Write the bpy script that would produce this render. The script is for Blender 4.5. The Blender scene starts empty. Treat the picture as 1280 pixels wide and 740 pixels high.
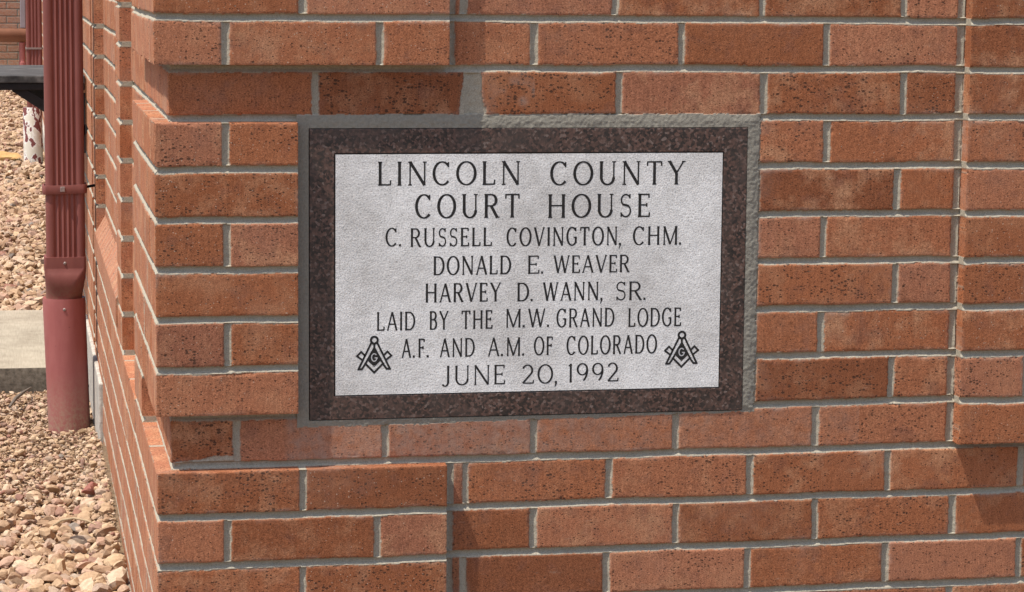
import bpy, math, random
import numpy as np
from mathutils import Vector, Matrix

random.seed(7)
RNG = np.random.default_rng(11)
SC = bpy.context.scene
COL = SC.collection

# ------------------------------------------------------------------ camera, light, exposure
cam_data = bpy.data.cameras.new('camera')
cam = bpy.data.objects.new('camera', cam_data)
COL.objects.link(cam)
right = Vector((0.981746, -0.189983, 0.008983))
upv = Vector((0.015066, 0.124765, 0.992072))
fwd = Vector((0.189597, 0.973828, -0.12535))
M3 = Matrix((right, upv, -fwd)).transposed()
cam.matrix_world = Matrix.Translation((-0.18517, -3.45514, 0.06538)) @ M3.to_4x4()
cam_data.sensor_width = 36.0
cam_data.lens = 3219.558 / 1280 * 36.0
cam_data.clip_start = 0.05
cam_data.clip_end = 400.0
SC.camera = cam

SUN_DIR = Vector((-0.41, -0.16, 1.0)).normalized()
sun_data = bpy.data.lights.new('sun', 'SUN')
sun_data.energy = 3.8
sun_data.angle = math.radians(0.5)
sun_data.color = (1.0, 0.955, 0.88)
sun = bpy.data.objects.new('sun', sun_data)
COL.objects.link(sun)
sun.location = (-6, -4, 9)
sun.rotation_euler = SUN_DIR.to_track_quat('Z', 'Y').to_euler()

world = bpy.data.worlds.new('World')
SC.world = world
world.use_nodes = True
wn = world.node_tree
wn.nodes.clear()
w_out = wn.nodes.new('ShaderNodeOutputWorld')
w_bg = wn.nodes.new('ShaderNodeBackground')
w_sky = wn.nodes.new('ShaderNodeTexSky')
w_sky.sky_type = 'NISHITA'
w_sky.sun_disc = False
w_sky.sun_elevation = math.asin(SUN_DIR.z)
w_sky.sun_rotation = math.atan2(SUN_DIR.x, SUN_DIR.y) % (2 * math.pi)
w_sky.dust_density = 2.0
w_bg.inputs['Strength'].default_value = 0.138
wn.links.new(w_sky.outputs[0], w_bg.inputs['Color'])
wn.links.new(w_bg.outputs[0], w_out.inputs['Surface'])

SC.view_settings.view_transform = 'Standard'
SC.view_settings.look = 'None'
SC.view_settings.gamma = 1.0
SC.view_settings.use_curve_mapping = False
SC.view_settings.exposure = 0.48

# ------------------------------------------------------------------ helpers
def hash2(ix, iy, seed):
    h = (ix.astype(np.int64) * 374761393 + iy.astype(np.int64) * 668265263 + seed * 974634777) & 0xFFFFFFFF
    h = ((h ^ (h >> 13)) * 1274126177) & 0xFFFFFFFF
    h = h ^ (h >> 16)
    return (h & 0xFFFFFF) / float(0xFFFFFF)

def vnoise(u, v, cell, seed):
    """smooth value noise in -1..1"""
    x = u / cell; y = v / cell
    ix = np.floor(x).astype(np.int64); iy = np.floor(y).astype(np.int64)
    fx = x - ix; fy = y - iy
    fx = fx * fx * (3 - 2 * fx); fy = fy * fy * (3 - 2 * fy)
    a = hash2(ix, iy, seed); b = hash2(ix + 1, iy, seed)
    c = hash2(ix, iy + 1, seed); d = hash2(ix + 1, iy + 1, seed)
    return (a + (b - a) * fx + (c - a) * fy + (a - b - c + d) * fx * fy) * 2 - 1

def sstep(a, b, x):
    t = np.clip((x - a) / (b - a), 0, 1)
    return t * t * (3 - 2 * t)

def raw_mesh(name, co, faces, attr=None, smooth=True, sharp=None):
    """co (n,3); faces (m,3|4) int array; attr (n,4) colour data"""
    me = bpy.data.meshes.new(name)
    k = faces.shape[1]
    me.vertices.add(len(co)); me.vertices.foreach_set('co', np.ascontiguousarray(co, dtype=np.float32).ravel())
    me.loops.add(faces.size); me.loops.foreach_set('vertex_index', np.ascontiguousarray(faces, dtype=np.int32).ravel())
    me.polygons.add(len(faces))
    me.polygons.foreach_set('loop_start', np.arange(0, faces.size, k, dtype=np.int32))
    me.polygons.foreach_set('loop_total', np.full(len(faces), k, dtype=np.int32))
    me.polygons.foreach_set('use_smooth', np.full(len(faces), smooth, dtype=bool))
    if attr is not None:
        a = me.attributes.new('dat', 'FLOAT_COLOR', 'POINT')
        a.data.foreach_set('color', np.ascontiguousarray(attr, dtype=np.float32).ravel())
    me.update(calc_edges=True)
    me.validate()
    if sharp is not None:
        me.set_sharp_from_angle(angle=math.radians(sharp))
    return me

def link(name, me, mat, parent=None):
    o = bpy.data.objects.new(name, me)
    COL.objects.link(o)
    if mat: me.materials.append(mat)
    if parent is not None: o.parent = parent
    return o

def tag(o, label=None, cat=None, group=None, kind=None):
    if label: o['label'] = label
    if cat: o['category'] = cat
    if group: o['group'] = group
    if kind: o['kind'] = kind
    return o

def empty(name, loc=(0, 0, 0)):
    o = bpy.data.objects.new(name, None)
    COL.objects.link(o)
    o.location = loc
    o.empty_display_size = 0.1
    return o

def place(o, parent):
    """parent a mesh given in world coordinates under an Empty standing elsewhere"""
    o.parent = parent
    o.matrix_parent_inverse = Matrix.Translation(-Vector(parent.location))
    return o

class MB:
    def __init__(s): s.v = []; s.f = []
    def add(s, vs, fs):
        b = len(s.v); s.v += [tuple(p) for p in vs]; s.f += [tuple(i + b for i in f) for f in fs]
    def box(s, x0, x1, y0, y1, z0, z1):
        s.add([(x0,y0,z0),(x1,y0,z0),(x1,y1,z0),(x0,y1,z0),(x0,y0,z1),(x1,y0,z1),(x1,y1,z1),(x0,y1,z1)],
              [(0,3,2,1),(4,5,6,7),(0,1,5,4),(1,2,6,5),(2,3,7,6),(3,0,4,7)])
    def loft(s, rings, cap=True, closed=True):
        n = len(rings[0]); b = len(s.v)
        for r in rings: s.v += [tuple(p) for p in r]
        for i in range(len(rings) - 1):
            for j in range(n if closed else n - 1):
                k = (j + 1) % n
                s.f.append((b+i*n+j, b+i*n+k, b+(i+1)*n+k, b+(i+1)*n+j))
        if cap:
            s.f.append(tuple(b + j for j in range(n))[::-1])
            s.f.append(tuple(b + (len(rings)-1)*n + j for j in range(n)))
    def tube(s, pts, r, n=12):
        pts = [Vector(p) for p in pts]; rings = []
        rs = r if isinstance(r, (list, tuple)) else [r] * len(pts)
        for i, p in enumerate(pts):
            t = (pts[min(i+1, len(pts)-1)] - pts[max(i-1, 0)]).normalized()
            a = t.orthogonal().normalized() if i == 0 else (a - t * a.dot(t)).normalized()
            c = t.cross(a)
            rings.append([p + (a*math.cos(2*math.pi*k/n) + c*math.sin(2*math.pi*k/n)) * rs[i] for k in range(n)])
        s.loft(rings)
    def mesh(s, name, smooth=False, bevel=0.0, sharp=35):
        me = bpy.data.meshes.new(name)
        me.from_pydata(s.v, [], s.f)
        me.update()
        if bevel or True:
            import bmesh
            bm = bmesh.new(); bm.from_mesh(me)
            bmesh.ops.recalc_face_normals(bm, faces=bm.faces)
            if bevel:
                es = [e for e in bm.edges if len(e.link_faces) == 2 and e.calc_face_angle(0) > 0.6]
                bmesh.ops.bevel(bm, geom=es, offset=bevel, segments=2, affect='EDGES', profile=0.6)
            bm.to_mesh(me); bm.free()
        if smooth:
            me.polygons.foreach_set('use_smooth', [True] * len(me.polygons))
            me.set_sharp_from_angle(angle=math.radians(sharp))
        return me
    def build(s, name, mat, parent=None, **kw):
        o = link(name, s.mesh(name, **kw), mat)
        if parent is not None: place(o, parent)
        return o

# ------------------------------------------------------------------ materials
def new_mat(name, rough=0.85, spec=0.3):
    m = bpy.data.materials.new(name); m.use_nodes = True
    nt = m.node_tree; nt.nodes.clear()
    out = nt.nodes.new('ShaderNodeOutputMaterial'); b = nt.nodes.new('ShaderNodeBsdfPrincipled')
    nt.links.new(b.outputs[0], out.inputs['Surface'])
    b.inputs['Roughness'].default_value = rough
    b.inputs['Specular IOR Level'].default_value = spec
    return m, nt, b

def N(nt, typ, **kw):
    n = nt.nodes.new(typ)
    for k, v in kw.items(): setattr(n, k, v)
    return n

def lk(nt, a, b): nt.links.new(a, b)

def noise(nt, vec, scale, detail=4.0, rough=0.6):
    n = N(nt, 'ShaderNodeTexNoise'); n.inputs['Scale'].default_value = scale
    n.inputs['Detail'].default_value = detail; n.inputs['Roughness'].default_value = rough
    lk(nt, vec, n.inputs['Vector']); return n.outputs['Fac']

def ramp(nt, fac, stops, interp='LINEAR'):
    r = N(nt, 'ShaderNodeValToRGB'); cr = r.color_ramp; cr.interpolation = interp
    while len(cr.elements) > len(stops): cr.elements.remove(cr.elements[-1])
    while len(cr.elements) < len(stops): cr.elements.new(0.5)
    for e, (p, c) in zip(cr.elements, stops):
        e.position = p; e.color = (*c, 1) if not isinstance(c, (int, float)) else (c, c, c, 1)
    lk(nt, fac, r.inputs[0]); return r.outputs[0]

def mix(nt, fac, a, b, mode='MIX'):
    m = N(nt, 'ShaderNodeMix', data_type='RGBA', blend_type=mode)
    for sock, v in ((m.inputs[0], fac), (m.inputs[6], a), (m.inputs[7], b)):
        if isinstance(v, (int, float)): sock.default_value = v
        elif isinstance(v, tuple): sock.default_value = (*v, 1)
        else: lk(nt, v, sock)
    return m.outputs[2]

def math_(nt, op, a, b=0.0, clamp=False):
    m = N(nt, 'ShaderNodeMath', operation=op); m.use_clamp = clamp
    for i, v in enumerate((a, b)):
        if isinstance(v, (int, float)): m.inputs[i].default_value = v
        else: lk(nt, v, m.inputs[i])
    return m.outputs[0]

def mapping(nt, vec, scale):
    m = N(nt, 'ShaderNodeMapping'); m.inputs['Scale'].default_value = scale
    lk(nt, vec, m.inputs[0]); return m.outputs[0]

def bump(nt, bsdf, height, strength, dist):
    b = N(nt, 'ShaderNodeBump'); b.inputs['Strength'].default_value = strength; b.inputs['Distance'].default_value = dist
    lk(nt, height, b.inputs['Height']); lk(nt, b.outputs[0], bsdf.inputs['Normal'])

def brick_material():
    m, nt, b = new_mat('brick', 0.9, 0.2)
    tc = N(nt, 'ShaderNodeTexCoord').outputs['Object']
    at = N(nt, 'ShaderNodeAttribute', attribute_name='dat')
    sep = N(nt, 'ShaderNodeSeparateColor'); lk(nt, at.outputs['Color'], sep.inputs[0])
    mort, r1, r2 = sep.outputs[0], sep.outputs[1], sep.outputs[2]
    film = at.outputs['Alpha']
    base = ramp(nt, r1, [(0.0, (0.225, 0.078, 0.034)), (0.25, (0.285, 0.099, 0.041)), (0.55, (0.345, 0.124, 0.054)),
                         (0.80, (0.390, 0.158, 0.082)), (1.0, (0.290, 0.114, 0.062))])
    # mottling: tan flashes and darker fired patches inside each brick
    off = N(nt, 'ShaderNodeVectorMath', operation='ADD'); lk(nt, tc, off.inputs[0])
    cmb = N(nt, 'ShaderNodeCombineXYZ'); lk(nt, math_(nt, 'MULTIPLY', r2, 7.0), cmb.inputs[0]); lk(nt, math_(nt, 'MULTIPLY', r1, 5.0), cmb.inputs[2])
    lk(nt, cmb.outputs[0], off.inputs[1]); pc = off.outputs[0]
    n1 = noise(nt, pc, 22, 5, 0.6)
    tanf = math_(nt, 'MULTIPLY', ramp(nt, n1, [(0.47, 0.0), (0.66, 1.0)]), math_(nt, 'ADD', math_(nt, 'MULTIPLY', r2, 0.80), 0.06))
    c = mix(nt, tanf, base, (0.46, 0.235, 0.125))
    n2 = noise(nt, pc, 31, 4, 0.6)
    drk = math_(nt, 'MULTIPLY', ramp(nt, n2, [(0.54, 0.0), (0.70, 1.0)]), 0.45)
    c = mix(nt, drk, c, (0.195, 0.085, 0.055))
    # fine sandy grain and wire-drag streaks
    g1 = noise(nt, mapping(nt, tc, (1.0, 1.0, 1.5)), 520, 3, 0.75)
    c = mix(nt, 1.0, c, ramp(nt, g1, [(0.30, (0.46, 0.45, 0.45)), (0.47, (0.98, 0.98, 0.98)), (0.68, (1.55, 1.62, 1.70))]), 'MULTIPLY')
    st = noise(nt, mapping(nt, tc, (260, 260, 34)), 1.0, 3, 0.6)
    c = mix(nt, 1.0, c, ramp(nt, st, [(0.3, (0.86, 0.85, 0.85)), (0.7, (1.12, 1.12, 1.12))]), 'MULTIPLY')
    # pits: sparse dark manganese specks of mixed size
    v1 = N(nt, 'ShaderNodeTexVoronoi', feature='F1'); v1.inputs['Scale'].default_value = 235; lk(nt, mapping(nt, pc, (0.85, 0.85, 1.35)), v1.inputs['Vector'])
    vs = N(nt, 'ShaderNodeSeparateColor'); lk(nt, v1.outputs['Color'], vs.inputs[0])
    rad = math_(nt, 'MULTIPLY', math_(nt, 'SUBTRACT', vs.outputs[0], 0.36), 0.86)
    # clusters
    cl = ramp(nt, noise(nt, pc, 16, 2, 0.5), [(0.36, 0.4), (0.60, 1.0)])
    rad = math_(nt, 'MULTIPLY', math_(nt, 'MULTIPLY', rad, cl), math_(nt, 'ADD', math_(nt, 'MULTIPLY', math_(nt, 'FRACT', math_(nt, 'MULTIPLY', r2, 13.7)), 0.75), 0.50))
    d = math_(nt, 'ADD', v1.outputs['Distance'], math_(nt, 'MULTIPLY', math_(nt, 'SUBTRACT', noise(nt, tc, 620, 2, 0.5), 0.5), 0.55))
    pit = math_(nt, 'MULTIPLY', math_(nt, 'SUBTRACT', rad, d), 14.0, True)
    v2 = N(nt, 'ShaderNodeTexVoronoi', feature='F1'); v2.inputs['Scale'].default_value = 330; lk(nt, pc, v2.inputs['Vector'])
    vs2 = N(nt, 'ShaderNodeSeparateColor'); lk(nt, v2.outputs['Color'], vs2.inputs[0])
    pit2 = math_(nt, 'MULTIPLY', math_(nt, 'SUBTRACT', math_(nt, 'MULTIPLY', math_(nt, 'SUBTRACT', vs2.outputs[0], 0.74), 1.7), v2.outputs['Distance']), 8.0, True)
    pits = math_(nt, 'MAXIMUM', pit, math_(nt, 'MULTIPLY', pit2, 0.85))
    c = mix(nt, math_(nt, 'MULTIPLY', pits, 0.82), c, (0.055, 0.028, 0.018))
    # pale grog flecks
    flk = math_(nt, 'MULTIPLY', math_(nt, 'SUBTRACT', math_(nt, 'MULTIPLY', math_(nt, 'SUBTRACT', vs2.outputs[1], 0.90), 3.6), v2.outputs['Distance']), 9.0, True)
    c = mix(nt, math_(nt, 'MULTIPLY', flk, 0.65), c, (0.62, 0.45, 0.33))
    v3 = N(nt, 'ShaderNodeTexVoronoi', feature='F1'); v3.inputs['Scale'].default_value = 62; lk(nt, pc, v3.inputs['Vector'])
    vs3 = N(nt, 'ShaderNodeSeparateColor'); lk(nt, v3.outputs['Color'], vs3.inputs[0])
    d3 = math_(nt, 'ADD', v3.outputs['Distance'], math_(nt, 'MULTIPLY', math_(nt, 'SUBTRACT', noise(nt, tc, 300, 2, 0.5), 0.5), 0.18))
    big = math_(nt, 'MULTIPLY', math_(nt, 'SUBTRACT', math_(nt, 'MULTIPLY', math_(nt, 'SUBTRACT', vs3.outputs[0], 0.86), 1.1), d3), 16.0, True)
    c = mix(nt, math_(nt, 'MULTIPLY', big, 0.85), c, (0.05, 0.026, 0.017))
    scar = ramp(nt, noise(nt, mapping(nt, pc, (38, 38, 150)), 1.0, 5, 0.7), [(0.64, 0.0), (0.72, 1.0)])
    c = mix(nt, math_(nt, 'MULTIPLY', scar, 0.35), c, (0.52, 0.33, 0.22))
    # mortar haze smeared on the face
    fm = math_(nt, 'MULTIPLY', film, ramp(nt, noise(nt, tc, 60, 4, 0.65), [(0.35, 0.1), (0.65, 1.0)]), True)
    c = mix(nt, fm, c, (0.36, 0.25, 0.195))
    # mortar
    mn = noise(nt, tc, 260, 4, 0.7); ml = noise(nt, tc, 14, 3, 0.5)
    mc = mix(nt, mn, (0.285, 0.252, 0.190), (0.465, 0.412, 0.32))
    mc = mix(nt, 1.0, mc, ramp(nt, noise(nt, tc, 620, 2, 0.6), [(0.3, (0.72, 0.71, 0.69)), (0.5, (1.0, 1.0, 1.0)), (0.72, (1.22, 1.22, 1.22))]), 'MULTIPLY')
    mc = mix(nt, math_(nt, 'MULTIPLY', ml, 0.35), mc, (0.33, 0.30, 0.24))
    # the bed round the plaque is a darker cement grout
    mc = mix(nt, math_(nt, 'SUBTRACT', math_(nt, 'MULTIPLY', film, 2.0), 1.0, True), mc, mix(nt, mn, (0.165, 0.150, 0.118), (0.36, 0.33, 0.27)))
    c = mix(nt, mort, c, mc)
    lk(nt, c, b.inputs['Base Color'])
    h = math_(nt, 'SUBTRACT', math_(nt, 'ADD', math_(nt, 'MULTIPLY', g1, 0.45), math_(nt, 'MULTIPLY', st, 0.35)), math_(nt, 'MULTIPLY', math_(nt, 'MULTIPLY', math_(nt, 'MAXIMUM', pits, big), 1.5), math_(nt, 'SUBTRACT', 1.0, mort)))
    h = math_(nt, 'ADD', h, math_(nt, 'MULTIPLY', math_(nt, 'MULTIPLY', mort, mn), 1.3))
    bump(nt, b, h, 0.55, 0.0011)
    return m

def granite_material():
    m, nt, b = new_mat('polished_granite', 0.38, 0.4)
    tc = N(nt, 'ShaderNodeTexCoord').outputs['Object']
    v = N(nt, 'ShaderNodeTexVoronoi', feature='F1'); v.inputs['Scale'].default_value = 310; lk(nt, tc, v.inputs['Vector'])
    s = N(nt, 'ShaderNodeSeparateColor'); lk(nt, v.outputs['Color'], s.inputs[0])
    f = math_(nt, 'ADD', math_(nt, 'MULTIPLY', s.outputs[0], 0.62), math_(nt, 'MULTIPLY', noise(nt, tc, 120, 4, 0.65), 0.5))
    c = ramp(nt, f, [(0.15, (0.018, 0.016, 0.015)), (0.40, (0.036, 0.026, 0.022)), (0.58, (0.082, 0.048, 0.037)), (0.76, (0.135, 0.074, 0.056)), (0.94, (0.22, 0.17, 0.145))])
    c = mix(nt, math_(nt, 'MULTIPLY', ramp(nt, noise(nt, tc, 28, 3, 0.5), [(0.42, 0.0), (0.7, 1.0)]), 0.5), c, (0.085, 0.062, 0.052))
    lk(nt, c, b.inputs['Base Color'])
    bump(nt, b, noise(nt, tc, 500, 2, 0.5), 0.12, 0.0004)
    return m

def stone_panel_material():
    m, nt, b = new_mat('sandblasted_stone', 0.85, 0.25)
    tc = N(nt, 'ShaderNodeTexCoord').outputs['Object']
    big = noise(nt, tc, 9, 5, 0.6); mid = noise(nt, tc, 55, 4, 0.65); fine = noise(nt, tc, 420, 3, 0.7)
    c = mix(nt, ramp(nt, big, [(0.32, 0.0), (0.62, 1.0)]), (0.63, 0.605, 0.565), (0.83, 0.81, 0.77))
    c = mix(nt, 1.0, c, ramp(nt, mid, [(0.3, (0.87, 0.87, 0.865)), (0.7, (1.08, 1.08, 1.08))]), 'MULTIPLY')
    c = mix(nt, 1.0, c, ramp(nt, fine, [(0.32, (0.56, 0.555, 0.55)), (0.47, (1.0, 1.0, 1.0)), (0.68, (1.18, 1.18, 1.18))]), 'MULTIPLY')
    v = N(nt, 'ShaderNodeTexVoronoi', feature='F1'); v.inputs['Scale'].default_value = 300; lk(nt, tc, v.inputs['Vector'])
    s = N(nt, 'ShaderNodeSeparateColor'); lk(nt, v.outputs['Color'], s.inputs[0])
    sp = math_(nt, 'MULTIPLY', math_(nt, 'SUBTRACT', math_(nt, 'MULTIPLY', math_(nt, 'SUBTRACT', s.outputs[0], 0.86), 2.4), v.outputs['Distance']), 8.0, True)
    c = mix(nt, math_(nt, 'MULTIPLY', sp, 0.6), c, (0.22, 0.20, 0.18))
    lk(nt, c, b.inputs['Base Color'])
    h = math_(nt, 'ADD', math_(nt, 'MULTIPLY', noise(nt, tc, 430, 3, 0.65), 1.0), math_(nt, 'MULTIPLY', noise(nt, tc, 150, 2, 0.5), 0.35))
    bump(nt, b, h, 0.6, 0.0011)
    return m

def plain(name, col, rough=0.6, spec=0.4, var=0.25, scale=40, bump_s=0.0, bump_d=0.001, tint=None):
    m, nt, b = new_mat(name, rough, spec)
    tc = N(nt, 'ShaderNodeTexCoord').outputs['Object']
    n = noise(nt, tc, scale, 5, 0.65)
    lo = tuple(x * (1 - var) for x in col); hi = tuple(min(1, x * (1 + var)) for x in (tint or col))
    lk(nt, ramp(nt, n, [(0.3, lo), (0.7, hi)]), b.inputs['Base Color'])
    if bump_s: bump(nt, b, noise(nt, tc, scale * 4, 4, 0.6), bump_s, bump_d)
    return m

def gravel_material():
    m, nt, b = new_mat('crushed_stone', 0.9, 0.2)
    tc = N(nt, 'ShaderNodeTexCoord').outputs['Object']
    at = N(nt, 'ShaderNodeAttribute', attribute_name='dat')
    sep = N(nt, 'ShaderNodeSeparateColor'); lk(nt, at.outputs['Color'], sep.inputs[0])
    c = ramp(nt, sep.outputs[0], [(0.0, (0.33, 0.205, 0.125)), (0.25, (0.40, 0.27, 0.17)), (0.45, (0.51, 0.355, 0.215)), (0.65, (0.57, 0.43, 0.30)),
                                  (0.80, (0.46, 0.285, 0.20)), (0.90, (0.41, 0.32, 0.235)), (0.97, (0.29, 0.14, 0.10)), (1.0, (0.24, 0.205, 0.17))])
    c = mix(nt, 1.0, c, ramp(nt, noise(nt, tc, 130, 4, 0.65), [(0.3, (0.72, 0.70, 0.68)), (0.6, (1.05, 1.05, 1.05))]), 'MULTIPLY')
    lk(nt, c, b.inputs['Base Color'])
    bump(nt, b, noise(nt, tc, 260, 4, 0.7), 0.5, 0.0015)
    return m

def flaking_material():
    m, nt, b = new_mat('flaking_paint', 0.6, 0.3)
    tc = N(nt, 'ShaderNodeTexCoord').outputs['Object']
    n = noise(nt, mapping(nt, tc, (1.6, 1.6, 1.0)), 17, 6, 0.62)
    sx = N(nt, 'ShaderNodeSeparateXYZ'); lk(nt, tc, sx.inputs[0])
    n = math_(nt, 'ADD', n, math_(nt, 'MULTIPLY', math_(nt, 'ADD', sx.outputs[2], 0.79), 0.42))
    f = ramp(nt, n, [(0.53, 0.0), (0.545, 1.0)])
    c = mix(nt, f, (0.62, 0.57, 0.47), (0.17, 0.05, 0.045))
    edge = ramp(nt, n, [(0.48, 0.0), (0.53, 1.0), (0.54, 0.0)])
    c = mix(nt, edge, c, (0.82, 0.80, 0.76))
    lk(nt, c, b.inputs['Base Color'])
    return m

M = {}
M['brick'] = brick_material()
M['granite'] = granite_material()
M['panel'] = stone_panel_material()
M['ink'] = plain('black_inlay', (0.030, 0.028, 0.026), 0.8, 0.15, 0.55, 160)
M['pale'] = plain('pale_stone', (0.55, 0.54, 0.53), 0.85, 0.2, 0.1, 200)
M['red_metal'] = plain('red_painted_metal', (0.185, 0.056, 0.046), 0.42, 0.45, 0.12, 14, 0.05, 0.0006)
def weathered_paint(name, col, faded, dirt, zlo, zhi):
    m, nt, b = new_mat(name, 0.55, 0.4)
    tc = N(nt, 'ShaderNodeTexCoord').outputs['Object']
    c = ramp(nt, noise(nt, mapping(nt, tc, (18, 18, 5)), 1.0, 5, 0.65), [(0.35, col), (0.68, faded)])
    sx = N(nt, 'ShaderNodeSeparateXYZ'); lk(nt, tc, sx.inputs[0])
    mr = N(nt, 'ShaderNodeMapRange'); lk(nt, sx.outputs[2], mr.inputs[0])
    mr.inputs[1].default_value = zlo; mr.inputs[2].default_value = zhi; mr.inputs[3].default_value = 1.0; mr.inputs[4].default_value = 0.0
    sp = ramp(nt, noise(nt, tc, 160, 4, 0.7), [(0.42, 0.15), (0.60, 1.0)])
    c = mix(nt, math_(nt, 'MULTIPLY', mr.outputs[0], sp), c, dirt)
    # small paint chips and scuffs
    chip = ramp(nt, noise(nt, tc, 75, 4, 0.7), [(0.70, 0.0), (0.73, 1.0)])
    c = mix(nt, math_(nt, 'MULTIPLY', chip, 0.55), c, (0.12, 0.045, 0.04))
    lk(nt, c, b.inputs['Base Color'])
    lk(nt, ramp(nt, noise(nt, tc, 40, 4, 0.6), [(0.3, 0.42), (0.7, 0.68)]), b.inputs['Roughness'])
    bump(nt, b, noise(nt, tc, 22, 3, 0.5), 0.10, 0.002)
    return m
M['red_boot'] = weathered_paint('red_painted_plastic', (0.30, 0.087, 0.078), (0.38, 0.128, 0.115), (0.34, 0.23, 0.155), -0.95, -0.80)
M['red_metal'] = weathered_paint('red_painted_metal', (0.180, 0.053, 0.042), (0.235, 0.077, 0.062), (0.20, 0.12, 0.08), -0.66, -0.60)
M['rust'] = plain('rusty_brown_pipe', (0.21, 0.09, 0.05), 0.6, 0.3, 0.25, 5)
M['pink'] = plain('faded_pink_paint', (0.36, 0.12, 0.11), 0.6, 0.3, 0.15, 9)
M['grey'] = plain('grey_conduit_metal', (0.30, 0.27, 0.29), 0.45, 0.4, 0.15, 9)
M['screw'] = plain('dull_zinc', (0.26, 0.20, 0.18), 0.4, 0.6, 0.2, 200)
M['black'] = plain('black_painted_timber', (0.018, 0.017, 0.017), 0.7, 0.3, 0.3, 30, 0.2, 0.002)
M['cable'] = plain('black_rubber', (0.012, 0.010, 0.009), 0.6, 0.3, 0.2, 60)
def concrete_slab():
    m, nt, b = new_mat('weathered_concrete', 0.9, 0.2)
    tc = N(nt, 'ShaderNodeTexCoord').outputs['Object']
    c = ramp(nt, noise(nt, tc, 9, 6, 0.65), [(0.32, (0.31, 0.265, 0.20)), (0.5, (0.395, 0.345, 0.265)), (0.68, (0.45, 0.395, 0.305))])
    c = mix(nt, 1.0, c, ramp(nt, noise(nt, mapping(nt, tc, (260, 14, 60)), 1.0, 3, 0.6), [(0.3, (0.86, 0.86, 0.85)), (0.7, (1.08, 1.08, 1.08))]), 'MULTIPLY')
    c = mix(nt, ramp(nt, noise(nt, tc, 120, 3, 0.7), [(0.66, 0.0), (0.72, 0.7)]), c, (0.20, 0.165, 0.12))
    # upright faces of the slab get a darker mottled tone than the top
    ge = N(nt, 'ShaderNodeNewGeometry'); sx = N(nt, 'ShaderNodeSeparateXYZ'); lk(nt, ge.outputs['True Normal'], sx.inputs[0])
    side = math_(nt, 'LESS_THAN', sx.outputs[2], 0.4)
    edge_tone = ramp(nt, noise(nt, tc, 70, 5, 0.7), [(0.35, (0.10, 0.085, 0.065)), (0.65, (0.24, 0.205, 0.16))])
    c = mix(nt, side, c, edge_tone)
    lk(nt, c, b.inputs['Base Color'])
    bump(nt, b, noise(nt, tc, 140, 4, 0.7), 0.45, 0.002)
    return m
M['concrete'] = concrete_slab()
M['foundation'] = plain('foundation_concrete', (0.45, 0.41, 0.35), 0.9, 0.2, 0.3, 45, 0.6, 0.003)
M['footing'] = plain('grey_footing', (0.26, 0.215, 0.165), 0.9, 0.2, 0.4, 60, 0.7, 0.003)
M['soil'] = plain('gravelly_soil', (0.29, 0.195, 0.12), 0.95, 0.1, 0.35, 60, 0.8, 0.02)
M['gravel'] = gravel_material()
M['flake'] = flaking_material()
M['rock'] = plain('tan_sandstone', (0.50, 0.31, 0.13), 0.9, 0.2, 0.25, 25, 0.5, 0.004)
M['redstone'] = plain('red_stone', (0.29, 0.115, 0.085), 0.9, 0.2, 0.2, 60, 0.5, 0.002)
M['twig'] = plain('dry_wood', (0.42, 0.31, 0.19), 0.9, 0.2, 0.2, 200)
M['darktwig'] = plain('grey_dry_wood', (0.16, 0.13, 0.105), 0.9, 0.2, 0.2, 200)
M['weed'] = plain('dull_green_leaf', (0.10, 0.095, 0.045), 0.8, 0.2, 0.3, 60)
# weathered plank top: grey grain with black paint left
mm, nt_, b_ = new_mat('weathered_black_plank', 0.75, 0.3)
tc_ = N(nt_, 'ShaderNodeTexCoord').outputs['Object']
n_ = noise(nt_, mapping(nt_, tc_, (14, 90, 14)), 1.0, 5, 0.7)
lk(nt_, ramp(nt_, n_, [(0.36, (0.02, 0.02, 0.02)), (0.5, (0.06, 0.058, 0.055)), (0.66, (0.17, 0.165, 0.155))]), b_.inputs['Base Color'])
bump(nt_, b_, n_, 0.4, 0.002)
M['plank'] = mm

# ------------------------------------------------------------------ brick relief
P = 0.06773            # course height
REC = 0.02             # depth of the recessed field and of the recessed courses
XQ, XQM, XP = 0.3985, 0.1925, 1.1432
HJ = 0.005
PLQ = (0.2099, 0.8249, -0.5494, -0.1496)      # granite slab x0 x1 z0 z1
SUR = (XQM, 0.8435, -0.5590, -2 * P + HJ)     # mortar surround

Z_STEPS = [-P + HJ, -2 * P - HJ, -8 * P + HJ, -9 * P - HJ, -9 * P + HJ, 6 * P + HJ, 5 * P - HJ]

def grid(parts, steps):
    g = []
    for a, b, d in parts:
        n = max(1, int(round((b - a) / d)))
        g += list(np.linspace(a, b, n, endpoint=False))
    g.append(parts[-1][1]); g = np.array(g)
    for s in steps:
        g = g[np.abs(g - s) > 0.0006]
    g = np.concatenate([g, [s + e for s in steps for e in (-0.0001, 0.0001)]])
    return np.unique(np.sort(g))

ZG = grid([(-1.10, -0.985, 0.012), (-0.985, -0.86, 0.004), (-0.86, 0.05, 0.00142), (0.05, 0.12, 0.004), (0.12, 1.35, 0.012)], Z_STEPS)
XG = grid([(0.0, 1.27, 0.00142), (1.27, 1.4, 0.005), (1.4, 2.3, 0.012)], [XQ, XQM, XP])
YA, YB0, YB1, YC0, YC1, YD = 0.618, 1.09, 1.265, 2.445, 2.66, 2.74
YR8 = 0.405
YG = grid([(0.0, 0.05, 0.0025), (0.05, 2.8, 0.0055), (2.8, 4.0, 0.012), (4.0, 22.0, 0.085)], [YA, YB0, YB1, YC0, YC1, YD, YR8])

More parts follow.
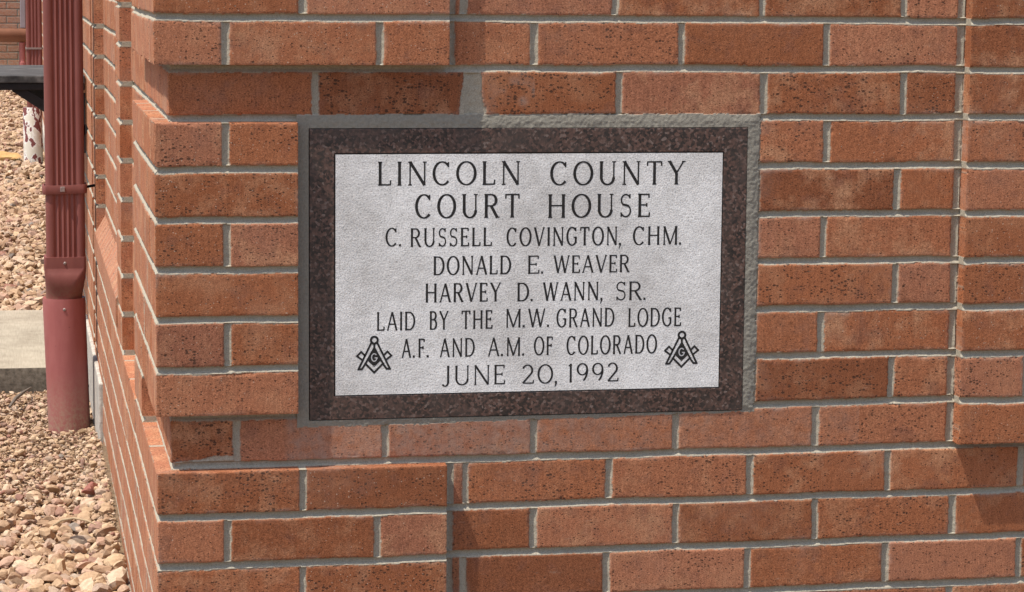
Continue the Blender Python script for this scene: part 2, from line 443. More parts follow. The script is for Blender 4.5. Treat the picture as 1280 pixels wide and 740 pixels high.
def recessed_row(z):
    """recessed courses of the corner quoins"""
    return ((z < -P + HJ) & (z > -2*P - HJ)) | ((z < -8*P + HJ) & (z > -9*P - HJ)) | ((z < 6*P + HJ) & (z > 5*P - HJ))

def bed_depth(s):
    """concave raked joint, s=-1 under the upper brick .. 1 on top of the lower brick"""
    return 0.0046 * (1 - sstep(0.05, 1.0, s) * 0.93) * sstep(-1.15, -0.75, s)

FRONT_ROWS = {
 -1: [0.1985, ('q', XQ), 0.4211, 0.6328, 0.8430, 1.0503],
  0: [0.0958, 0.3032, ('q', XQ), 0.5189, 0.7282, 0.9382],
  1: [0.2188, (0.4331, 0.011), 0.6406, 0.8483, 1.0531],
  2: [0.0962, ('q', XQM), 0.8395, 0.9416], 3: [('q', XQM), 0.8395, 1.0464], 4: [0.0961, ('q', XQM), 0.8392, 0.9403],
  5: [('q', XQM), 0.8392, 1.0479], 6: [0.0965, ('q', XQM), 0.839, 0.939], 7: [('q', XQM), 0.839, 1.0458],
  8: [0.11, 0.3141, 0.5239, 0.7291, 0.9347],
  9: [0.1982, ('q', XQ), 0.4279, 0.6339, 0.839, 1.0443, 1.2473],
 10: [0.0952, 0.3016, ('q', XQ), 0.5247, 0.7309, 0.9374, 1.1441],
 11: [0.1975, ('q', XQ), 0.4255, 0.6311, 0.8377, 1.0446, 1.2484]}

def front_joints(k):
    src = FRONT_ROWS.get(k)
    if src is None: src = FRONT_ROWS[10] if k % 2 == 0 else FRONT_ROWS[11]
    out = [(0.0, 0.0005)]
    for j in src:
        if isinstance(j, tuple) and j[0] == 'q': out += [(j[1], 0.0), (j[1] + 0.006, 0.006)]
        elif isinstance(j, tuple): out.append(j)
        else: out.append((j, HJ))
    if k <= 8:
        out = [j for j in out if j[0] < XP - 0.02] + [(XP - 0.0062, 0.0062), (XP, 0.0)]
    last = out[-1][0]; off = 0.1 if k % 2 else 0.2054
    x = max(last + 0.2054, 1.14 + off) if k > 8 else XP + off + (0.0 if k % 2 else 0.0)
    while x < 2.6: out.append((x, HJ)); x += 0.2054
    return out

def side_joints(k):
    out = [(0.0, 0.0005)]; x = 0.2054 if k % 2 else 0.1027
    while x < 23: out.append((x, HJ)); x += 0.2054
    return out

def relief(U, Z, joints, seed, fine):
    """returns outward height h, mortar mask, brick randoms, course index"""
    u, z = np.meshgrid(U, Z, indexing='ij')
    uw = u + 0.0009 * vnoise(u, z, 0.045, seed) + 0.0004 * vnoise(u, z, 0.012, seed + 1)
    zw = z + 0.0011 * vnoise(u, z, 0.060, seed + 2) + 0.00045 * vnoise(u, z, 0.011, seed + 3)
    k = np.floor(-zw / P).astype(int)
    dl = np.empty_like(u); dr = np.empty_like(u); vc = np.full_like(u, 9.0); bi = np.zeros_like(k)
    for kk in range(k.min(), k.max() + 1):
        msk = k == kk
        if not msk.any(): continue
        js = joints(kk); jc = np.array([j[0] for j in js]); jw = np.array([j[1] for j in js])
        uu = uw[msk]; ux = u[msk]
        i = np.clip(np.searchsorted(jc, ux) - 1, 0, len(jc) - 2)
        # hard edges (half width 0) keep straight lines
        hl = jw[i] < 0.001; hr = jw[i+1] < 0.001
        a = np.where(hl, ux - jc[i] + 0.0006, uu - jc[i] - jw[i])
        b = np.where(hr, jc[i+1] - ux + 0.0006, jc[i+1] - uu - jw[i+1])
        rj = hash2(np.full_like(i, kk), i, seed + 5) * 0.0016 - 0.0008
        dl[msk] = a - np.where(hl, 0, rj); dr[msk] = b - np.where(hr, 0, -rj)
        near_l = (ux - jc[i]) < (jc[i+1] - ux)
        vc[msk] = np.where(near_l, (uu - jc[i]) / np.maximum(jw[i], 0.003), (uu - jc[i+1]) / np.maximum(jw[i+1], 0.003))
        bi[msk] = i
    r1 = hash2(k, bi, seed + 11); r2 = hash2(k, bi, seed + 12); r3 = hash2(k, bi, seed + 13)
    dt = (-k * P) - zw - HJ + (r3 - 0.5) * 0.001
    db = zw + (k + 1) * P - HJ + (r2 - 0.5) * 0.001
    return u, z, k, dl, dr, dt, db, vc, zw, r1, r2, r3

def finish(u, z, k, dl, dr, dt, db, vc, zw, r1, r2, r3, seed, fine=True):
    en = 0.00055 * vnoise(u, z, 0.0042, seed + 21) + 0.0004 * vnoise(u, z, 0.002, seed + 22) if fine else 0.0
    lip = 0.0009 * np.clip(vnoise(u, z, 0.018, seed + 23) + 0.2, 0, 1)
    d = np.minimum(np.minimum(dl, dr), np.minimum(dt - lip, db)) + en
    e = np.clip(1 - d / 0.0022, 0, 1)
    hb = (r3 - 0.5) * 0.0014 + 0.00022 * vnoise(u, z, 0.05, seed + 24)
    hb = hb + (0.00007 * vnoise(u, z, 0.006, seed + 25) + 0.00010 * vnoise(u, z, 0.0026, seed + 26) if fine else 0)
    hb = hb - 0.0008 * e * e
    # chipped arrises here and there
    chip = np.clip(vnoise(u, z, 0.013, seed + 27) - 0.55, 0, 1) * np.clip(1 - d / 0.006, 0, 1)
    hb = hb - 0.0035 * chip
    yj = zw + np.round(-zw / P) * P
    s = -yj / HJ
    bed = np.abs(yj) < HJ * 1.15
    dm = np.where(bed, bed_depth(s), 0.0036 * (1 - 0.72 * np.clip(vc, -1, 1) ** 2))
    hm = -dm - 0.0005 + (0.00045 * vnoise(u, z, 0.007, seed + 28) + 0.00025 * vnoise(u, z, 0.003, seed + 29) if fine else 0)
    mort = sstep(0.0005, -0.0005, d)
    h = hb * (1 - mort) + hm * mort
    return h, mort, d

def lattice_quads(nu, nv):
    i = np.arange(nu - 1)[:, None]; j = np.arange(nv - 1)[None, :]
    a = i * nv + j
    return np.stack([a, a + nv, a + nv + 1, a + 1], -1).reshape(-1, 4)

def corner_h(zg):
    yj = zg + np.round(-zg / P) * P
    dep = np.where(np.abs(yj) < HJ * 1.1, bed_depth(-yj / HJ) + 0.0004, 0.0007)
    hard = np.zeros_like(zg, bool)
    return -dep

def add_edges(z, k, dt, db, cond, row, side, edge):
    """straight unjointed edges of the projecting blocks"""
    m = cond & (k == row)
    if side == 'b': db[m] = z[m] - edge + 0.0006
    else: dt[m] = edge - z[m] + 0.0006

def ledges(dat, base, U, usteps):
    """top, under and end faces of a projecting block carry the block's own brick, not the joint beside it"""
    for zs in Z_STEPS:
        lo = int(np.argmin(np.abs(ZG - (zs - 0.0001)))); up = lo + 1
        m = base[:, up] > base[:, lo] + 0.005; dat[m, up] = dat[m, lo]; dat[m, up, 0] = np.minimum(dat[m, lo - 2, 0], 1); dat[m, lo, 0] = dat[m, lo - 2, 0]
        m = base[:, lo] > base[:, up] + 0.005; dat[m, lo] = dat[m, up]; dat[m, lo, 0] = dat[m, up + 2, 0]; dat[m, up, 0] = dat[m, up + 2, 0]
    for us in usteps:
        lo = int(np.argmin(np.abs(U - (us - 0.0001)))); up = lo + 1
        m = base[up] > base[lo] + 0.005; dat[up, m] = dat[lo, m]
        m = base[lo] > base[up] + 0.005; dat[lo, m] = dat[up, m]

# ---- front face
fu, fz, fk, dl, dr, dt, db, vc, zw, r1, r2, r3 = relief(XG, ZG, front_joints, 100, True)
qx = fu < XQ; qm = fu < XQM; px = fu > XP
base = np.full_like(fu, REC)
inrec = recessed_row(fz)
mid_zone = (fz < -2*P - HJ) & (fz > -8*P + HJ)
base[qx & ~inrec & ~mid_zone] = 0.0
base[qm & mid_zone] = 0.0
base[px & (fz > -9*P + HJ)] = 0.0
# keep bricks of projecting blocks whole up to their straight edges, rows from true z
ktrue = np.floor(-(fz) / P).astype(int)
proj = base == 0.0
m = proj & qx & (fz > -P + HJ - 1e-6) & (fz < -P + 0.03); db[m] = fz[m] - (-P + HJ) + 0.0006
m = proj & qm & (fz < -2*P - HJ + 1e-6) & (fz > -2*P - 0.03); dt[m] = (-2*P - HJ) - fz[m] + 0.0006
m = proj & qm & (fz > -8*P + HJ - 1e-6) & (fz < -8*P + 0.03); db[m] = fz[m] - (-8*P + HJ) + 0.0006
m = proj & qx & (fz < -9*P - HJ + 1e-6) & (fz > -9*P - 0.03); dt[m] = (-9*P - HJ) - fz[m] + 0.0006
m = proj & px & (fz > -9*P + HJ - 1e-6) & (fz < -9*P + 0.03); db[m] = fz[m] - (-9*P + HJ) + 0.0006
# ragged mortar left on the recessed course, low left and on the joint over the plaque
rag = 0.5 + 0.5 * vnoise(fu, fz, 0.02, 401)
m = (fk == 8) & (fu < 0.115); db[m] -= (0.002 + 0.009 * rag * sstep(0.0, 0.07, fu))[m]
m = (fk == 1) & (fu > 0.40) & (fu < 0.47)
t = np.clip((-P - fz) / P, 0, 1)
dl[m] -= (0.015 * t * rag)[m]; dr[m] -= (0.011 * t * rag)[m]
h, mort, dd = finish(fu, fz, fk, dl, dr, dt, db, vc, zw, r1, r2, r3, 100)
# mortar bed round the slab
en = 0.0016 * vnoise(fu, fz, 0.012, 410) + 0.0007 * vnoise(fu, fz, 0.004, 411)
sx = np.minimum(np.where(fu < 0.4, fu - SUR[0], 1.0), SUR[1] + en + 0.0035 * (fz + 0.35) / -0.2 * 0 - fu)
lowz = SUR[2] + 0.006 * sstep(0.25, 0.85, fu) + en
sz = np.minimum(fz - lowz, SUR[3] - fz + np.where(fu > XQM, en * 0.5, 0))
sur = np.minimum(sx, sz) > 0
sur &= ~((fu < XQM))
rough = 0.00025 * vnoise(fu, fz, 0.010, 420) + 0.00028 * vnoise(fu, fz, 0.0045, 421) + 0.00042 * vnoise(fu, fz, 0.0028, 422)
e_in = np.clip(np.minimum(sx, sz) / 0.010, 0, 1)
# left strip is tooled smoother and sits deeper beside the quoin
deep = np.where(fu < 0.2095, 0.0195, 0.0202 - 0.0013 * e_in)
hs = -(deep - REC) + rough * np.where(fu < 0.2095, 0.35, 1.0)
h = np.where(sur, hs, h); mort = np.where(sur, 1.0, mort)
film = np.zeros_like(h)
m8 = (fk == 8) & (fu > 0.17) & (fu < 1.0)
film[m8] = (0.55 * sstep(0.172, 0.186, fu) * (1 - 0.6 * sstep(0.30, 0.9, fu)))[m8]
film += 0.5 * np.clip(1 - np.abs(sx) / 0.03, 0, 1) * ((fu > 0.84) & (fz < -2*P) & (fz > -8*P)) * np.clip(vnoise(fu, fz, 0.03, 431), 0, 1)
film += 0.55 * ((fk == 1) & (fu > 0.445) & (fu < 0.52)) * np.clip(vnoise(fu, fz, 0.014, 432) + 0.1, 0, 1)
film += 0.22 * np.clip(vnoise(fu, fz, 0.07, 433) - 0.25, 0, 1)
film += 0.9 * np.clip(1 - dd / 0.006, 0, 1) * np.clip(vnoise(fu, fz, 0.035, 434), 0, 1)
film = np.where(mort > 0.5, np.minimum(film, 0.45), film); film = np.where(sur, 1.0, film)
slab = np.minimum(np.minimum(fu - PLQ[0], PLQ[1] - fu), np.minimum(fz - PLQ[2], PLQ[3] - fz))
h = np.where(slab > -0.0004, np.minimum(h, -0.006), h)
ins = REC * recessed_row(ZG)
h0 = corner_h(ZG)
for zs in (-2*P - HJ, -9*P - HJ, 5*P - HJ):      # top arris of a block stays whole
    mk = (ZG <= zs + 1e-6) & (ZG > zs - 0.004); h0[mk] = -0.0007
for zs in (-P + HJ, -8*P + HJ, 6*P + HJ):
    mk = (ZG >= zs - 1e-6) & (ZG < zs + 0.004); h0[mk] = -0.0007
h[0, :] = h0
fx = fu + (ins - h0)[None, :] * (1 - np.clip(fu / 0.04, 0, 1))
fco = np.stack([fx, base - h, fz], -1).reshape(-1, 3)
fdat = np.stack([mort, r1, r2, np.clip(film, 0, 1)], -1); ledges(fdat, base, XG, [XQ, XQM, XP]); fdat = fdat.reshape(-1, 4)
fq = lattice_quads(len(XG), len(ZG))
xc = ((XG[:-1] + XG[1:]) / 2)[:, None] + np.zeros(len(ZG) - 1)
zc = ((ZG[:-1] + ZG[1:]) / 2)[None, :] + np.zeros((len(XG) - 1, 1))
reg = np.zeros(xc.shape, int)
reg[(xc < XQ) & (zc > -P + HJ)] = 1
reg[(xc < XQM) & (zc < -2*P - HJ) & (zc > -8*P + HJ)] = 2
reg[(xc < XQ) & (zc < -9*P - HJ)] = 3
reg[(xc > XP) & (zc > -9*P + HJ)] = 4
reg[(xc < XQ) & (zc < -P + HJ) & (zc > -2*P - HJ)] = 5
reg[(xc < XQ) & (zc < -8*P + HJ) & (zc > -9*P - HJ)] = 6
reg[(xc > SUR[0]) & (xc < SUR[1] + 0.001) & (zc > -0.562) & (zc < SUR[3]) & (sur[:-1, :-1] | sur[1:, 1:])] = 7
reg[(xc > PLQ[0] + 0.006) & (xc < PLQ[1] - 0.006) & (zc > PLQ[2] + 0.006) & (zc < PLQ[3] - 0.006)] = 99
freg = reg.reshape(-1)

# ---- side face (runs back from the corner)
su, szz, sk, dl, dr, dt, db, vc, zw, r1, r2, r3 = relief(YG, ZG, side_joints, 200, True)
SILL_T, SILL_B = -0.494, -0.535
sb = np.zeros_like(su)
sb[(su < YA) & recessed_row(szz) & ((szz > -8*P + HJ) | (su < YR8))] = REC
sb[(su > YA) & (su < YB0) & (szz > -9*P - HJ)] = REC
inB = (su > YB1) & (su < YC0)
sb[inB & (szz > SILL_T)] = REC
sl = inB & (szz <= SILL_T) & (szz > SILL_B)
sb[sl] = (REC + (-0.004 - REC) * ((SILL_T - szz) / (SILL_T - SILL_B)))[sl]
sb[inB & (szz <= SILL_B) & (szz > -0.585)] = -0.004
sb[(su > YC1) & (su < YD)] = 0.03
h, mort, dd = finish(su, szz, sk, dl, dr, dt, db, vc, zw, r1, r2, r3, 200)
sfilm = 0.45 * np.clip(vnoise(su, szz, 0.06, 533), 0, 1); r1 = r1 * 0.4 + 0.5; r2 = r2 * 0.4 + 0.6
# rowlock sill under the recessed bay: joints run down the slope
rl = inB & (szz <= SILL_T) & (szz > -0.585)
jj = np.abs(((su + 0.02) / P) - np.round((su + 0.02) / P)) * P
mr = sstep(0.0045, 0.0035, jj) * ((szz > SILL_B))
h = np.where(rl, -0.0018 * mr, h); mort = np.where(rl, mr * 0.8, mort)
r1 = np.where(rl, hash2(np.round((su) / P).astype(int), sk * 0, 77) * 0.12 + 0.74, r1)
r2 = np.where(rl, 1.0, r2)
sfilm = np.where(rl, 0.2, sfilm)
h[0, :] = h0
sy = su + (ins - h0)[None, :] * (1 - np.clip(su / 0.04, 0, 1))
sco = np.stack([sb - h, sy, szz], -1).reshape(-1, 3)
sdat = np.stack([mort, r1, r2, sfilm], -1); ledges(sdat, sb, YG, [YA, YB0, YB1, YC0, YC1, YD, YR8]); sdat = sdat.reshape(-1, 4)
sq = lattice_quads(len(YG), len(ZG))[:, ::-1]
yc = ((YG[:-1] + YG[1:]) / 2)[:, None] + np.zeros(len(ZG) - 1)
zc = ((ZG[:-1] + ZG[1:]) / 2)[None, :] + np.zeros((len(YG) - 1, 1))
reg = np.full(yc.shape, 20, int)                                  # side wall at large
hi = zc > -9*P - HJ
reg[(yc < YA) & (zc > -P + HJ)] = 1
reg[(yc < YA) & (zc < -2*P - HJ) & (zc > -8*P + HJ)] = 2
reg[(yc < YA) & (zc < -P + HJ) & (zc > -2*P - HJ)] = 5
reg[(yc < YA) & (zc < -8*P + HJ) & (zc > -9*P - HJ)] = 6
reg[(yc > YB0) & (yc < YB1) & hi] = 21
reg[(yc > YC0) & (yc < YC1) & (zc > SILL_T)] = 22
reg[(yc > YB1) & (yc < YC0) & (zc < SILL_T) & (zc > -0.585)] = 23
reg[(yc < YD) & (zc < -9*P - HJ)] = 24
sreg = reg.reshape(-1)

building = empty('brick_building', (0.0, 0.0, -1.0))
tag(building, 'red brick building corner with stepped quoins and raked grey mortar joints', 'building')

def wall_part(name, ids, label=None):
    cos, qs, ds = [], [], []; n = 0
    for co, q, dat, rg in ((fco, fq, fdat, freg), (sco, sq, sdat, sreg)):
        mk = np.isin(rg, ids)
        if not mk.any(): continue
        qq = q[mk]; us, inv = np.unique(qq, return_inverse=True)
        cos.append(co[us]); ds.append(dat[us]); qs.append(inv.reshape(qq.shape) + n); n += len(us)
    me = raw_mesh(name, np.concatenate(cos), np.concatenate(qs), np.concatenate(ds), True, 42)
    o = link(name, me, M['brick']); place(o, building)
    if label: o['label'] = label
    return o

wall_part('front_wall', [0])
wall_part('corner_quoin', [1], 'upper projecting quoin block at the corner')
wall_part('corner_quoin', [2], 'middle projecting quoin block left of the plaque')
wall_part('corner_quoin', [3], 'lowest projecting quoin block below the plaque')
wall_part('recessed_course', [5], 'recessed brick course above the plaque')
wall_part('recessed_course', [6], 'recessed brick course below the plaque')
wall_part('pilaster', [4], 'projecting brick panel at the right')
wall_part('mortar_surround', [7], 'rough grey mortar bed round the plaque')
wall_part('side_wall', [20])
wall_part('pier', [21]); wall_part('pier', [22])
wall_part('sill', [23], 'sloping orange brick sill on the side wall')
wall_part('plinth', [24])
del fu, fz, su, szz, h, mort, dd, dl, dr, dt, db, vc, zw, r1, r2, r3

f = MB()
f.box(-0.005, 0.05, -0.005, 2.10, -1.2, -0.975)
f.box(0.05, 2.3, -0.006, 0.1, -1.2, -1.06)
f.build('footing', M['footing'], building, bevel=0.003)
f = MB()
f.box(-0.008, 0.05, 2.16, 3.3, -1.2, -0.835)
f.box(-0.013, 0.05, 3.3, 21.4, -1.2, -0.86)
f.build('foundation', M['foundation'], building, bevel=0.004)
f = MB(); f.box(0.04, 2.3, 0.06, 21.5, -1.1, 1.34)
f.build('wall_core', M['foundation'], building)

# ------------------------------------------------------------------ granite plaque
plaque = empty('plaque', (0.515, 0.0185, PLQ[2]))
tag(plaque, 'dark granite courthouse plaque with pale panel of engraved black lettering set in the brick', 'plaque')
PY = 0.0185
PN = (0.2438, 0.7910, -0.5173, -0.1829)
f = MB()
x0, x1, z0, z1 = PLQ; a0, a1, b0, b1 = PN
def frame_ring(mb, o, i, yf, yb):
    ox0, ox1, oz0, oz1 = o; ix0, ix1, iz0, iz1 = i
    O = [(ox0, oz0), (ox1, oz0), (ox1, oz1), (ox0, oz1)]; I = [(ix0, iz0), (ix1, iz0), (ix1, iz1), (ix0, iz1)]
    b = len(mb.v)
    mb.v += [(x, yf, z) for x, z in O] + [(x, yf, z) for x, z in I] + [(x, yb, z) for x, z in O] + [(x, yb, z) for x, z in I]
    for k in range(4):
        n = (k + 1) % 4
        mb.f += [(b+k, b+n, b+4+n, b+4+k), (b+k, b+8+k, b+8+n, b+n), (b+4+k, b+4+n, b+12+n, b+12+k), (b+8+k, b+12+k, b+12+n, b+8+n)]
frame_ring(f, PLQ, PN, PY, 0.045)
f.build('granite_border', M['granite'], plaque, bevel=0.0008)
g = 0.0016
f = MB(); frame_ring(f, PN, (a0 + g, a1 - g, b0 + g, b1 - g), PY + 0.0012, 0.02)
f.build('border_groove', M['ink'], plaque)
# inscription panel, gently uneven sandblasted face
gx = np.linspace(a0 + g, a1 - g, 300); gz = np.linspace(b0 + g, b1 - g, 190)
uu, zz = np.meshgrid(gx, gz, indexing='ij')
yy = PY + 0.00036 + 0.00006 * vnoise(uu, zz, 0.009, 51) + 0.00005 * vnoise(uu, zz, 0.0045, 52)
me = raw_mesh('inscription_panel', np.stack([uu, yy, zz], -1).reshape(-1, 3), lattice_quads(300, 190), None, True)
place(link('inscription_panel', me, M['panel']), plaque)

# ---- lettering built stroke by stroke
def arc(cx, cy, rx, ry, a0, a1, n=18):
    return [(cx + rx * math.cos(math.radians(a0 + (a1 - a0) * i / n)), cy + ry * math.sin(math.radians(a0 + (a1 - a0) * i / n))) for i in range(n + 1)]
K, T_, C_ = 'k', 'n', 'c'
def stem(x, w=K, sb=1, st=1): return [('s', x, 0, 1, w, sb, st)]
GL = {
 'A': (0.80, [([(0.04, 0), (0.50, 1.0)], T_), ([(0.50, 1.0), (0.96, 0)], K), ([(0.20, 0.34), (0.80, 0.34)], T_), ('f', 0.04, 0), ('f', 0.96, 0)]),
 'B': (0.60, stem(0.12) + [([(0.12, .97), (0.5, .97)] + arc(0.5, .755, .38, .215, 90, -90, 12) + [(0.12, .54)], C_), ([(0.12, .54), (0.55, .54)] + arc(0.55, .285, .40, .255, 90, -90, 12) + [(0.12, .03)], C_)]),
 'C': (0.78, [(arc(0.53, 0.5, .50, .485, 42, 318, 28), C_), ([(0.905, 0.98), (0.905, 0.76)], T_)]),
 'D': (0.80, stem(0.10) + [([(0.10, .97), (0.42, .97)] + arc(0.42, .5, .53, .47, 90, -90, 20) + [(0.10, .03)], C_)]),
 'E': (0.58, stem(0.14) + [([(0.14, .97), (0.92, .97)], T_), ([(0.14, .52), (0.74, .52)], T_), ([(0.14, .03), (0.96, .03)], T_), ([(0.92, .99), (0.92, .82)], T_), ([(0.96, .01), (0.98, .20)], T_), ([(0.74, .6), (0.74, .44)], T_)]),
 'F': (0.55, stem(0.14) + [([(0.14, .97), (0.92, .97)], T_), ([(0.14, .52), (0.74, .52)], T_), ([(0.92, .99), (0.92, .82)], T_), ([(0.74, .6), (0.74, .44)], T_)]),
 'G': (0.82, [(arc(0.52, 0.5, .49, .485, 42, 320, 28), C_), ([(0.90, 0.13), (0.90, 0.45)], K), ([(0.66, 0.45), (1.0, 0.45)], T_), ([(0.885, 0.98), (0.885, 0.78)], T_)]),
 'H': (0.86, stem(0.12) + stem(0.88) + [([(0.12, .52), (0.88, .52)], T_)]),
 'I': (0.16, stem(0.5)),
 'J': (0.42, [('s', 0.72, 0.12, 1, K, 0, 1), (arc(0.34, 0.16, .38, .20, 0, -150, 12), C_)]),
 'L': (0.58, stem(0.14) + [([(0.14, .03), (0.96, .03)], T_), ([(0.96, .01), (0.985, .22)], T_)]),
 'M': (1.02, stem(0.08, T_) + stem(0.92) + [([(0.08, 1), (0.5, 0.02)], K), ([(0.5, 0.02), (0.92, 1)], T_)]),
 'N': (0.86, stem(0.10, T_, 1, 1) + stem(0.90, T_, 0, 1) + [([(0.09, 1), (0.90, 0.0)], K)]),
 'O': (0.90, [(arc(0.5, 0.5, .47, .485, 90, 450, 36), C_)]),
 'R': (0.72, stem(0.12) + [([(0.12, .97), (0.5, .97)] + arc(0.5, .735, .34, .235, 90, -90, 12) + [(0.12, .50)], C_), ([(0.48, 0.50), (0.94, 0.0)], K), ('f', 0.95, 0)]),
 'S': (0.56, [(arc(0.5, 0.735, .40, .235, 35, 235, 14)[:] + arc(0.5, 0.27, .42, .25, 62, -150, 16), 'S'), ([(0.86, 0.99), (0.86, 0.80)], T_), ([(0.10, 0.01), (0.10, 0.2)], T_)]),
 'T': (0.74, [('s', 0.5, 0, 1, K, 1, 0), ([(0.03, .97), (0.97, .97)], T_), ([(0.04, .99), (0.03, .80)], T_), ([(0.96, .99), (0.97, .80)], T_)]),
 'U': (0.80, [('s', 0.12, 0.3, 1, K, 0, 1), ('s', 0.88, 0.3, 1, T_, 0, 1), (arc(0.5, 0.32, .38, .305, 180, 360, 18), C_)]),
 'V': (0.80, [([(0.04, 1), (0.5, 0.0)], K), ([(0.5, 0.0), (0.96, 1)], T_), ('f', 0.04, 1), ('f', 0.96, 1)]),
 'W': (1.16, [([(0.03, 1), (0.27, 0.0)], K), ([(0.27, 0.0), (0.5, 1)], T_), ([(0.5, 1), (0.73, 0.0)], K), ([(0.73, 0.0), (0.97, 1)], T_), ('f', 0.03, 1), ('f', 0.97, 1)]),
 'Y': (0.76, [([(0.04, 1), (0.5, 0.48)], K), ([(0.5, 0.48), (0.96, 1)], T_), ('s', 0.5, 0, 0.48, K, 1, 0), ('f', 0.04, 1), ('f', 0.96, 1)]),
 '1': (0.22, [('s', 0.55, 0, 1, K, 0.6, 0), ([(0.55, 0.98), (0.05, 0.86)], T_)]),
 '2': (0.58, [(arc(0.47, 0.71, .40, .275, 160, -38, 16) + [(0.07, 0.04)], C_), ([(0.06, 0.04), (0.95, 0.04)], T_), ([(0.95, 0.02), (0.98, 0.2)], T_)]),
 '0': (0.74, [(arc(0.5, 0.5, .46, .485, 90, 450, 36), C_)]),
 '9': (0.60, [(arc(0.5, 0.69, .42, .295, 90, 450, 26), C_), (arc(0.30, 0.62, .62, .60, 8, -62, 12), C_)]),
}
def letters(words, hgt, gap, thick, thin, serif, name):
    mb = MB(); cnt = [0]
    def ribbon(pts, ws):
        # flat engraved stroke, filled black, 0.25 mm proud of the grain
        n = len(pts); L = []; R = []
        for i in range(n):
            a = pts[max(i-1, 0)]; b = pts[min(i+1, n-1)]
            tx, tz = b[0]-a[0], b[1]-a[1]; l = math.hypot(tx, tz) or 1e-9
            nx, nz = -tz/l, tx/l
            L.append((pts[i][0] + nx*ws[i]/2, pts[i][1] + nz*ws[i]/2)); R.append((pts[i][0] - nx*ws[i]/2, pts[i][1] - nz*ws[i]/2))
        yf = PY + 0.00024 - 0.000004 * (cnt[0] % 14); cnt[0] += 1; yb = PY + 0.003
        rings = [[(L[i][0], yf, L[i][1]), (R[i][0], yf, R[i][1]), (R[i][0], yb, R[i][1]), (L[i][0], yb, L[i][1])] for i in range(n)]
        mb.loft(rings)
    for text, x0, x1, zb, zt in words:
        H = zt - zb; tk = thick * H; tn = thin * H
        glyphs = [c for c in text if c not in '.,']
        puncts = len(text) - len(glyphs)
        wsum = sum(GL[c][0] for c in glyphs)
        npairs = len(glyphs) - 1
        S = ((x1 - x0) / H - npairs * gap - puncts * 0.26) / wsum
        x = x0
        for ci, c in enumerate(text):
            if c in '.,':
                w = 0.115 * H; cx = x - gap * H + 0.17 * H
                ribbon([(cx - w/2, zb + w/2), (cx + w/2, zb + w/2)], [w * 1.1, w * 1.1])
                if c == ',': ribbon([(cx + w*0.3, zb + w*0.3), (cx - w*0.5, zb - w*1.7)], [w*0.8, w*0.25])
                x += 0.26 * H; continue
            w, st = GL[c]; W = w * S * H
            X = lambda p: (x + p[0] * W, zb + p[1] * H)
            def foot(px, py, ln=serif):
                if ln <= 0: return
                cxx = x + px * W; cz = zb + (0.018 if py < 0.5 else 0.982) * H
                ribbon([(cxx - ln*H, cz), (cxx + ln*H, cz)], [tn * 0.8] * 2)
            for s in st:
                if s[0] == 's':
                    _, px, ya, yb_, wt, f0, f1 = s
                    wv = tk if wt == K else tn
                    p = [X((px, ya)), X((px, yb_))]
                    # slight swelling into the serif
                    pts = [(p[0][0], p[0][1] + (p[1][1]-p[0][1])*q) for q in (0, .06, .16, .84, .94, 1)]
                    ribbon(pts, [wv*1.25 if f0 else wv, wv*1.08, wv, wv, wv*1.08, wv*1.25 if f1 else wv])
                    if f0: foot(px, 0, serif * f0)
                    if f1: foot(px, 1, serif * f1)
                elif s[0] == 'f': foot(s[1], s[2])
                else:
                    pts = [X(p) for p in s[0]]
                    if s[1] == K: ws = [tk] * len(pts)
                    elif s[1] == T_: ws = [tn] * len(pts)
                    else:
                        ws = []
                        for i in range(len(pts)):
                            a = pts[max(i-1, 0)]; b = pts[min(i+1, len(pts)-1)]
                            l = math.hypot(b[0]-a[0], b[1]-a[1]) or 1e-9
                            v = abs(b[1]-a[1]) / l
                            if s[1] == 'S': v = 1 - 0.9 * v if 0.25 < i/len(pts) < 0.75 else 0.15
                            ws.append(tn + (tk - tn) * v ** 1.4)
                    ribbon(pts, ws)
            x += W + gap * H
    return mb.build(name, M['ink'], plaque)

